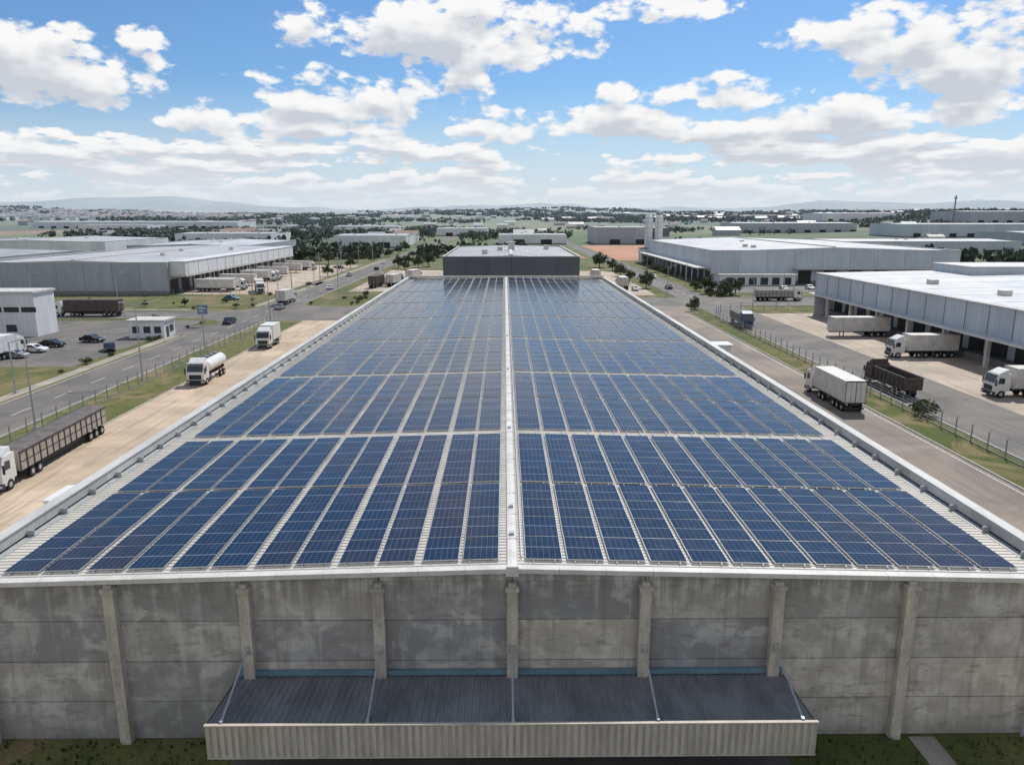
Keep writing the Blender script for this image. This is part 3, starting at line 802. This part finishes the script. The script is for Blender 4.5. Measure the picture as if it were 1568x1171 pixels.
def lamp(x,y,h,side=1,dbl=False,rot=0):
    b=MB(); b.cyl((0,0,0),(0,0,h),.13,.07,8,0); b.box(-.2,.2,-.2,.2,0,.35,0)
    for s in((1,-1) if dbl else (side,)):
        b.cyl((0,0,h-.1),(s*1.6,0,h+.35),.05,.04,6,0); b.box(min(s*1.5,s*2.3),max(s*1.5,s*2.3),-.14,.14,h+.3,h+.42,1)
    b.obj('street_lamp',[M['steel'],M['alu']],(x,y,0),rot)
lamp(-52.9,82,8.6,-1); lamp(-53.3,108.5,11,-1,True); lamp(-53.3,132,9,-1); lamp(-53.3,170,9.5,-1); lamp(-66.5,100,7,1); lamp(-66,220,9,1); lamp(-66,262,9,1); lamp(-66,300,9,1); lamp(-53,240,9,-1); lamp(-53,330,9,-1)
lamp(-122,195,9,1); lamp(-100,195,9,1); lamp(63,190,8,-1); lamp(84,226,9,-1); lamp(48,222,9,1); lamp(63,262,9,-1); lamp(62,330,9,-1)
def upole(x,y):
    b=MB(); b.cyl((0,0,0),(0,0,10.5),.17,.1,8,0); b.box(-1.1,1.1,-.06,.06,9.6,9.75,0); b.box(-.8,.8,-.06,.06,8.8,8.92,0)
    for q in(-1,-.4,.4,1): b.cyl((q,0,9.75),(q,0,9.95),.05,n=6,m=0)
    b.obj('utility_pole',[M['kerb']],(x,y,0))
ups=[(-68.5,y) for y in range(205,600,38)]
for q in ups: upole(*q)
b=MB()
for (a0,c0),(a1,c1) in zip(ups[:-1],ups[1:]):
    for q in(-1,-.4,.4,1):
        pr=None
        for k in range(9):
            t=k/8; pt=(a0+q,c0+(c1-c0)*t,9.95-1.0*4*t*(1-t))
            if pr: b.cyl(pr,pt,.02,n=3)
            pr=pt
b.obj('power_lines',[M['chas']])
b=MB(); b.cyl((0,0,0),(0,0,4.6),.09,.08,8,0); b.box(-1.1,1.1,-.08,.08,2.7,4.7,1); b.box(-1.15,1.15,-.06,.06,2.62,2.7,0); b.box(-.8,.8,-.1,-.083,3.9,4.1,2); b.box(-.8,.3,-.1,-.083,3.3,3.45,2)
b.obj('road_sign',[M['steel'],M['sign'],M['white']],(-65.6,163,0))

# ------------------------------------------------------------ vehicles (front toward -Y)
def wheel(b,x,y,r=.5,w=.32,m=0):
    b.cyl((x-w/2,y,r),(x+w/2,y,r),r,r,16,0)
    s=1 if x>0 else -1
    b.cyl((x+s*(w/2),y,r),(x+s*(w/2+.02),y,r),r*.5,r*.42,10,1)
def cab(b,pm):
    b.prism([(0,.55),(0,1.55),(.05,2.0),(.32,2.95),(.5,3.15),(2.1,3.2),(2.1,.95),(1.75,.95),(1.6,.6)],-1.22,1.22,pm)
    b.box(-1.25,1.25,-.12,.25,.35,.85,3)
    for s in(-1,1):
        b.box(s*1.0-.2,s*1.0+.2,-.14,-.122,.5,.72,4)
        b.box(min(s*1.3,s*1.48),max(s*1.3,s*1.48),.05,.15,1.7,2.5,3); b.box(min(s*1.2,s*1.34),max(s*1.2,s*1.34),.08,.13,2.4,2.45,3)
        x=s*1.225
        q=[(x,.45,1.9),(x,1.35,1.9),(x,1.35,2.65),(x,.6,2.7)]
        b.poly(q if s>0 else q[::-1],2)
        wheel(b,s*1.08,1.05)
    b.poly([(-1.1,.03,2.02),(1.1,.03,2.02),(1.1,.29,2.88),(-1.1,.29,2.88)],2)
    b.box(-.85,.85,-.03,-.002,.95,1.6,3)
    b.box(-1.1,1.1,.12,.5,2.98,3.1,3)
    b.prism([(.6,3.2),(1.9,3.2),(1.9,3.75),(1.5,3.7)],-1.05,1.05,pm)
VM=lambda body,box: [M['tyre'],M['alu'],M['glass'],M['chas'],M['lamp'],M[body],M[box],M['red'],M['tarp'],M['side']]
def truck(kind,x,y,rz=0,body='white',box='offw',L=10,tractor=True,name=None):
    b=MB(); cab(b,5)
    b.box(-.45,.45,1.9,(6.0 if tractor else 2.6+L),.75,1.0,3)
    ys0=2.6 if not tractor else 2.7
    ye=ys0+L
    b.box(-.5,.5,ys0,ye,.95,1.15,3)
    if tractor:
        for s in(-1,1):
            wheel(b,s*1.05,4.6); wheel(b,s*1.05,5.8)
            for k in range(3): wheel(b,s*1.05,ye-1.0-1.25*k)
            b.box(s*.8-.03,s*.8+.03,6.8,ye-4.2,.5,1.0,3)
    else:
        for s in(-1,1):
            wheel(b,s*1.05,ye-1.6); wheel(b,s*1.05,ye-2.85)
            b.cyl((s*.85,3.4,.75),(s*.85,4.6,.75),.28,n=10,m=1)
    z0=1.16
    if kind=='box':
        b.box(-1.27,1.27,ys0,ye,z0,3.95,6)
        for s in(-1,1):
            xo=s*1.285
            for yy in np.arange(ys0+.05,ye,.98): b.box(min(xo,xo-s*.012),max(xo,xo-s*.012),yy,yy+.06,z0,3.95,6)
            b.box(min(s*1.272,s*1.30),max(s*1.272,s*1.30),ys0,ye,z0-.02,z0+.14,3)
        b.box(-1.3,1.3,ys0-.03,ys0,3.85,4.0,1); b.box(-1.3,1.3,ye,ye+.03,z0,z0+.15,3); b.box(-1.3,1.3,ye,ye+.03,3.85,4.,3)
        for xx in(-1.28,-.03,1.22): b.box(xx,xx+.06,ye,ye+.035,z0+.15,3.85,3)
        for xx in(-.6,.6): b.box(xx-.02,xx+.02,ye,ye+.06,z0+.2,3.8,1)
        b.box(-1.2,1.2,ye-.1,ye,.5,.65,3)
        for s in(-1,1): b.box(s*1.05-.12,s*1.05+.12,ye+.04,ye+.06,z0+.02,z0+.13,7)
    elif kind=='tank':
        n=20; rings=[(ys0,.55),(ys0+.25,.95),(ys0+.6,1.0),(ye-.6,1.0),(ye-.25,.95),(ye,.55)]
        i0=len(b.v)
        for (yy,k) in rings:
            for j in range(n):
                t=2*math.pi*j/n; b.v.append((1.22*k*math.cos(t),yy,2.25+1.02*k*math.sin(t)))
        for q in range(len(rings)-1):
            for j in range(n):
                b.f.append((i0+q*n+j,i0+q*n+(j+1)%n,i0+(q+1)*n+(j+1)%n,i0+(q+1)*n+j)); b.m.append(6); b.a.append(.5)
        b.f.append(tuple(i0+j for j in range(n))); b.m.append(6); b.a.append(.5)
        b.f.append(tuple(i0+(len(rings)-1)*n+j for j in reversed(range(n)))); b.m.append(6); b.a.append(.5)
        for yy in np.arange(ys0+1,ye-.5,1.6): b.cyl((0,yy,3.25),(0,yy,3.42),.3,n=12,m=1)
        b.box(-.35,.35,ys0+.5,ye-.5,3.24,3.29,3)
        for yy in(ys0+1,(ys0+ye)/2,ye-1): b.box(-1.0,1.0,yy-.08,yy+.08,1.1,1.5,3)
    elif kind in('grain','dump'):
        dk=6; sg=9 if kind=='grain' else 6
        for s in(-1,1):
            b.box(min(s*1.2,s*1.27),max(s*1.2,s*1.27),ys0,ye,z0,2.75,sg)
            for yy in np.arange(ys0,ye-.05,1.1): b.box(min(s*1.272,s*1.33),max(s*1.272,s*1.33),yy,yy+.09,z0-.1,2.8,3)
            b.box(min(s*1.18,s*1.34),max(s*1.18,s*1.34),ys0,ye,2.8,2.88,3)
            b.box(min(s*1.272,s*1.29),max(s*1.272,s*1.29),ys0,ye,1.9,1.97,3)
        b.box(-1.2,1.2,ys0,ys0+.07,z0,2.95,sg); b.box(-1.2,1.2,ye-.07,ye,z0,2.75,sg)
        b.box(-1.2,1.2,ys0+.07,ye-.07,z0,(1.6 if kind=='dump' else 2.5),dk)
        if kind=='grain':
            k=8; yy=np.linspace(ys0,ye,k*2+1)
            for q in range(k*2):
                za=3.0+.07*(q%2); zb=3.0+.07*((q+1)%2)
                for s in(-1,1):
                    b.poly([(s*1.3,yy[q],2.86),(s*.5,yy[q],za),(s*.5,yy[q+1],zb),(s*1.3,yy[q+1],2.86)][::-s],8)
                b.poly([(-.5,yy[q],za),(.5,yy[q],za),(.5,yy[q+1],zb),(-.5,yy[q+1],zb)],8)
    nm=name or {'box':'box_truck','tank':'tanker_truck','grain':'grain_truck','dump':'dump_truck'}[kind]
    return b.obj(nm,VM(body,box),(x,y,0),rz)
def trailer(x,y,rz,L=12.5):
    b=MB(); b.box(-1.27,1.27,0,L,1.16,3.95,6)
    for s in(-1,1):
        for yy in np.arange(.05,L,1.): b.box(min(s*1.272,s*1.29),max(s*1.272,s*1.29),yy,yy+.06,1.16,3.95,6)
        for k in range(3): wheel(b,s*1.05,L-1-1.25*k)
        b.box(s*.8-.07,s*.8+.07,2.4,2.55,.05,1.1,3); b.box(min(s*1.28,s*1.3),max(s*1.28,s*1.3),0,L,1.05,1.2,3)
    b.box(-.5,.5,0,L,.9,1.14,3); b.box(-1.3,1.3,-.03,0,3.85,4.,1)
    b.obj('semi_trailer',VM('white','offw'),(x,y,0),rz)
def car(x,y,rz,col='silver'):
    b=MB()
    b.prism([(0,.35),(0,.65),(.15,.78),(1.1,.92),(1.75,1.38),(2.0,1.45),(3.1,1.44),(3.75,1.02),(4.3,.95),(4.4,.7),(4.4,.35)],-.88,.88,3)
    for s in(-1,1):
        x_=s*.885
        q=[(x_,1.3,.95),(x_,3.55,.98),(x_,3.05,1.36),(x_,1.9,1.36)]; b.poly(q if s>0 else q[::-1],2)
        for yy in(.85,3.5): wheel(b,s*.8,yy,.33,.2)
        b.box(s*.7-.15,s*.7+.15,-.02,-.001,.55,.7,4); b.box(s*.72-.13,s*.72+.13,4.401,4.42,.7,.88,5)
    b.poly([(-.75,1.17,.975),(.75,1.17,.975),(.7,1.74,1.385),(-.7,1.74,1.385)],2)
    b.poly([(-.7,3.14,1.425),(.7,3.14,1.425),(.75,3.72,1.05),(-.75,3.72,1.05)],2)
    b.obj('parked_car',[M['tyre'],M['alu'],M['glass'],M[col],M['lamp'],M['red']],(x,y,0),rz)
R=math.radians
truck('grain',-44.6,61.8,R(3),L=16.5,box='dkbox')
truck('tank',-43.7,104,R(1),L=7.2,tractor=False,box='white')
truck('box',-43.6,134,R(2),L=5.2,tractor=False,box='white')
truck('box',42.6,100.6,R(180),L=9.6,box='offw')
truck('dump',53.3,106.0,R(181),L=8.,tractor=False,body='dkbox',box='dkbox')
truck('grain',51.6,158,R(-3),L=8,tractor=False,body='blue',box='dkbox')
trailer(64.8,148.0,R(-90),11.5); truck('box',65.4,125.5,R(-90),L=8.5); truck('box',64.4,97,R(-90),L=9.)
truck('box',-108,181,R(-90),L=13,box='dkbox')
for i in range(3): truck('box',-93+i*4.2,130,R(180+random.uniform(-3,3)),L=6,tractor=False,body='white',box='white')
for y in(241,246,262,279,284,301,322,338): 
    if random.random()<.6: trailer(-86,y,R(90),12)
    else: truck('box',-84,y,R(90),L=10)
truck('box',-75,232,R(20),L=12); truck('box',-60,212,R(180),L=8,tractor=False,box='offw')
truck('box',-42,262,R(170),L=9,body='white',box='dkbox'); truck('box',-37,268,R(170),L=9,body='blue',box='offw'); truck('box',-33,290,R(170),L=10); truck('grain',-46,280,R(180),L=10,box='dkbox')
truck('grain',84,213,R(90),L=10,box='dkbox'); truck('box',39,256,R(180),L=9); truck('box',34,290,R(180),L=9); truck('box',150,206,R(-90),L=12)
for x,y,r,c in((-76.5,142,80,'black'),(-69.5,131,30,'black'),(-81,126,90,'silver'),(-81,131.5,90,'white'),(-81,137,90,'black'),
  (-58,196,180,'silver'),(-61.5,165,0,'black'),(-57.2,250,180,'white'),(-62,300,0,'silver'),(-57,340,180,'black'),(-61,380,0,'white'),(-76,215,70,'blue'),
  (30,236,0,'white'),(33,236,0,'black'),(36,236,0,'silver'),(28,250,0,'blue'),(42,240,0,'silver'),(54,250,180,'black'),(57.5,290,0,'white'),(53,330,180,'silver'),(100,244,0,'white'),(103,244,0,'black'),(106,244,0,'silver'),(112,244,0,'blue'),(90,240,0,'silver'),(-30,250,0,'white'),(-27,250,0,'silver'),(-28,262,0,'black')):
    car(x,y,R(r),c)

# ------------------------------------------------------------ sky
world=bpy.data.worlds.new('World'); scene.world=world; world.use_nodes=True
wt=world.node_tree; wt.nodes.clear(); t=NT(wt)
SUN=Vector((.35,.76,1.0)).normalized(); el=math.asin(SUN.z); az=math.atan2(SUN.x,SUN.y)
sky=t.n('ShaderNodeTexSky',sky_type='NISHITA'); sky.sun_disc=False; sky.sun_elevation=el; sky.sun_rotation=az
sky.air_density=1.0; sky.dust_density=.5; sky.ozone_density=2.0
blobs=[(-.058,.222,.20,.044),(.03,.205,.10,.030),(-.16,.150,.115,.034),(-.23,.13,.10,.026),(-.275,.106,.15,.018),(-.505,.150,.085,.045),(-.57,.18,.07,.035),(-.415,.188,.030,.028),(.473,.200,.14,.036),(.507,.156,.09,.028),
(.271,.147,.10,.024),(.14,.153,.030,.016),(.10,.113,.13,.026),(.0,.106,.08,.016),(.406,.112,.09,.026),(.544,.113,.06,.022),(-.489,.076,.12,.020),(-.143,.083,.10,.015),(.274,.101,.09,.015),(.182,.244,.08,.020),(-.049,.169,.026,.010),(.57,.215,.07,.035)]
def mkgroup(name,det,soft=False):
    grp=bpy.data.node_groups.new(name,'ShaderNodeTree')
    for q in('A','E'): grp.interface.new_socket(q,in_out='INPUT',socket_type='NodeSocketFloat')
    grp.interface.new_socket('D',in_out='OUTPUT',socket_type='NodeSocketFloat')
    g=NT(grp); gi=g.n('NodeGroupInput'); go=g.n('NodeGroupOutput'); A=gi.outputs[0]; E=gi.outputs[1]
    v=g.comb(A,E,0.); D=None
    for (a0,e0,ra,re) in blobs:
        u=g.vm('MULTIPLY_ADD',v,(1/ra,1/re,0),(-a0/ra,-e0/re,0))
        q=g.vm('DOT_PRODUCT',u,u)
        D=q if D is None else g.m('MINIMUM',D,q)
    D=g.m('MAXIMUM',g.m('SUBTRACT',1.0,D),-1.5)
    f=g.ss(E,.125,.07)
    hi=g.noise(g.comb(g.m('MULTIPLY',A,9.),g.m('MULTIPLY',E,16.)),1.,det,.60,d2=True)
    lo=g.noise(g.comb(g.m('MULTIPLY',A,17.),g.m('MULTIPLY',E,68.)),1.,det-1,.56,d2=True)
    fb=g.fmix(f,hi,lo)
    nl=g.noise(g.comb(g.m('MULTIPLY',A,4.),g.m('MULTIPLY',E,22.)),1.,1,.5,d2=True)
    bias=g.ss(E,.12,.07,-1.2,.62)
    band=g.m('MULTIPLY_ADD',g.m('SUBTRACT',nl,.5),4.,bias)
    D=g.m('MAXIMUM',D,band)
    dens=g.m('MULTIPLY_ADD',D,.60,g.m('MULTIPLY',g.m('SUBTRACT',fb,.47),2.7))
    if not soft:
        vo=g.n('ShaderNodeTexVoronoi',feature='F1',voronoi_dimensions='2D'); vo.inputs['Scale'].default_value=1.; vo.inputs['Detail'].default_value=1.; vo.inputs['Roughness'].default_value=.5
        g.put(vo.inputs['Vector'],g.comb(g.m('MULTIPLY_ADD',fb,1.5,g.m('MULTIPLY',A,34.)),g.m('MULTIPLY_ADD',fb,1.2,g.m('MULTIPLY',E,56.))))
        dens=g.m('ADD',dens,g.m('MULTIPLY',g.m('SUBTRACT',.42,vo.outputs['Distance']),.42))
    g.put(go.inputs[0],dens); return grp
G1=mkgroup('cloud_density',7); G2=mkgroup('cloud_density_soft',3,True)
tc=t.n('ShaderNodeTexCoord').outputs['Generated']; xyz=t.sep(tc)
A=t.m('ARCTAN2',xyz[0],xyz[1]); hyp=t.m('SQRT',t.m('ADD',t.m('MULTIPLY',xyz[0],xyz[0]),t.m('MULTIPLY',xyz[1],xyz[1])))
E=t.m('DIVIDE',xyz[2],t.m('MAXIMUM',hyp,.001)); E=t.m('MINIMUM',E,4.)
def dn(G,a,e):
    n=t.n('ShaderNodeGroup'); n.node_tree=G; t.put(n.inputs[0],a); t.put(n.inputs[1],e); return n.outputs[0]
s=t.m('ADD',t.m('MAXIMUM',E,0.),.03)
d0=dn(G1,A,E); d1=dn(G2,t.m('MULTIPLY_ADD',s,.03,A),t.m('MULTIPLY_ADD',s,.09,E))
alpha=t.ss(d0,-.02,.30)
shade=t.ss(d1,.10,1.0)
det_=t.ss(t.m('SUBTRACT',d0,d1),.35,-.35)
cc=t.mix(t.m('MINIMUM',t.m('ADD',t.m('MULTIPLY',shade,.75),t.m('MULTIPLY',det_,.35)),1.0),(9.5,9.5,9.5),(5.9,6.3,6.9))
base=t.mix(1.0,sky.outputs[0],(.56,.80,1.04),'MULTIPLY')
sk=t.mix(t.ss(E,.17,.0,0.,.9),base,(6.9,7.6,8.4))
cc=t.mix(t.ss(E,.10,.0,0.,.75),cc,(7.6,8.0,8.5))
alpha=t.m('MULTIPLY',alpha,t.ss(E,0.,.05,.3,1.))
full=t.mix(alpha,sk,cc)
b1=t.n('ShaderNodeBackground'); t.put(b1.inputs[0],full); b1.inputs[1].default_value=.1
# rest of the dome: same sky, scattered clouds added, denser behind for fill light
cn=t.noise(t.vm('MULTIPLY',tc,(1.,1.,1.8)),2.6,4,.58)
cov=t.ss(t.m('ADD',cn,t.m('MULTIPLY',xyz[1],-.10)),.50,.62)
rest=t.mix(cov,base,(8.6,8.6,8.7))
b2=t.n('ShaderNodeBackground'); t.put(b2.inputs[0],rest); b2.inputs[1].default_value=.1
fac=t.m('MAXIMUM',t.m('MAXIMUM',t.ss(E,.33,.42),t.ss(t.m('ABSOLUTE',A),1.1,1.35)),t.m('LESS_THAN',E,-.03))
ms=t.n('ShaderNodeMixShader'); t.put(ms.inputs[0],fac); wt.links.new(b1.outputs[0],ms.inputs[1]); wt.links.new(b2.outputs[0],ms.inputs[2])
wo=t.n('ShaderNodeOutputWorld'); wt.links.new(ms.outputs[0],wo.inputs[0])

sl=bpy.data.lights.new('sun','SUN'); sl.energy=4.4; sl.angle=R(.53); sl.color=(1,.95,.87)
so=bpy.data.objects.new('sun',sl); so.rotation_euler=SUN.to_track_quat('Z','Y').to_euler(); so.location=(0,0,80); scene.collection.objects.link(so)

cam=bpy.data.cameras.new('camera'); cam.sensor_width=36; cam.lens=26.4; cam.clip_start=.1; cam.clip_end=20000
co=bpy.data.objects.new('camera',cam); co.location=(0,0,23.5); co.rotation_euler=(R(77.5),0,R(-.55)); scene.collection.objects.link(co)
scene.camera=co
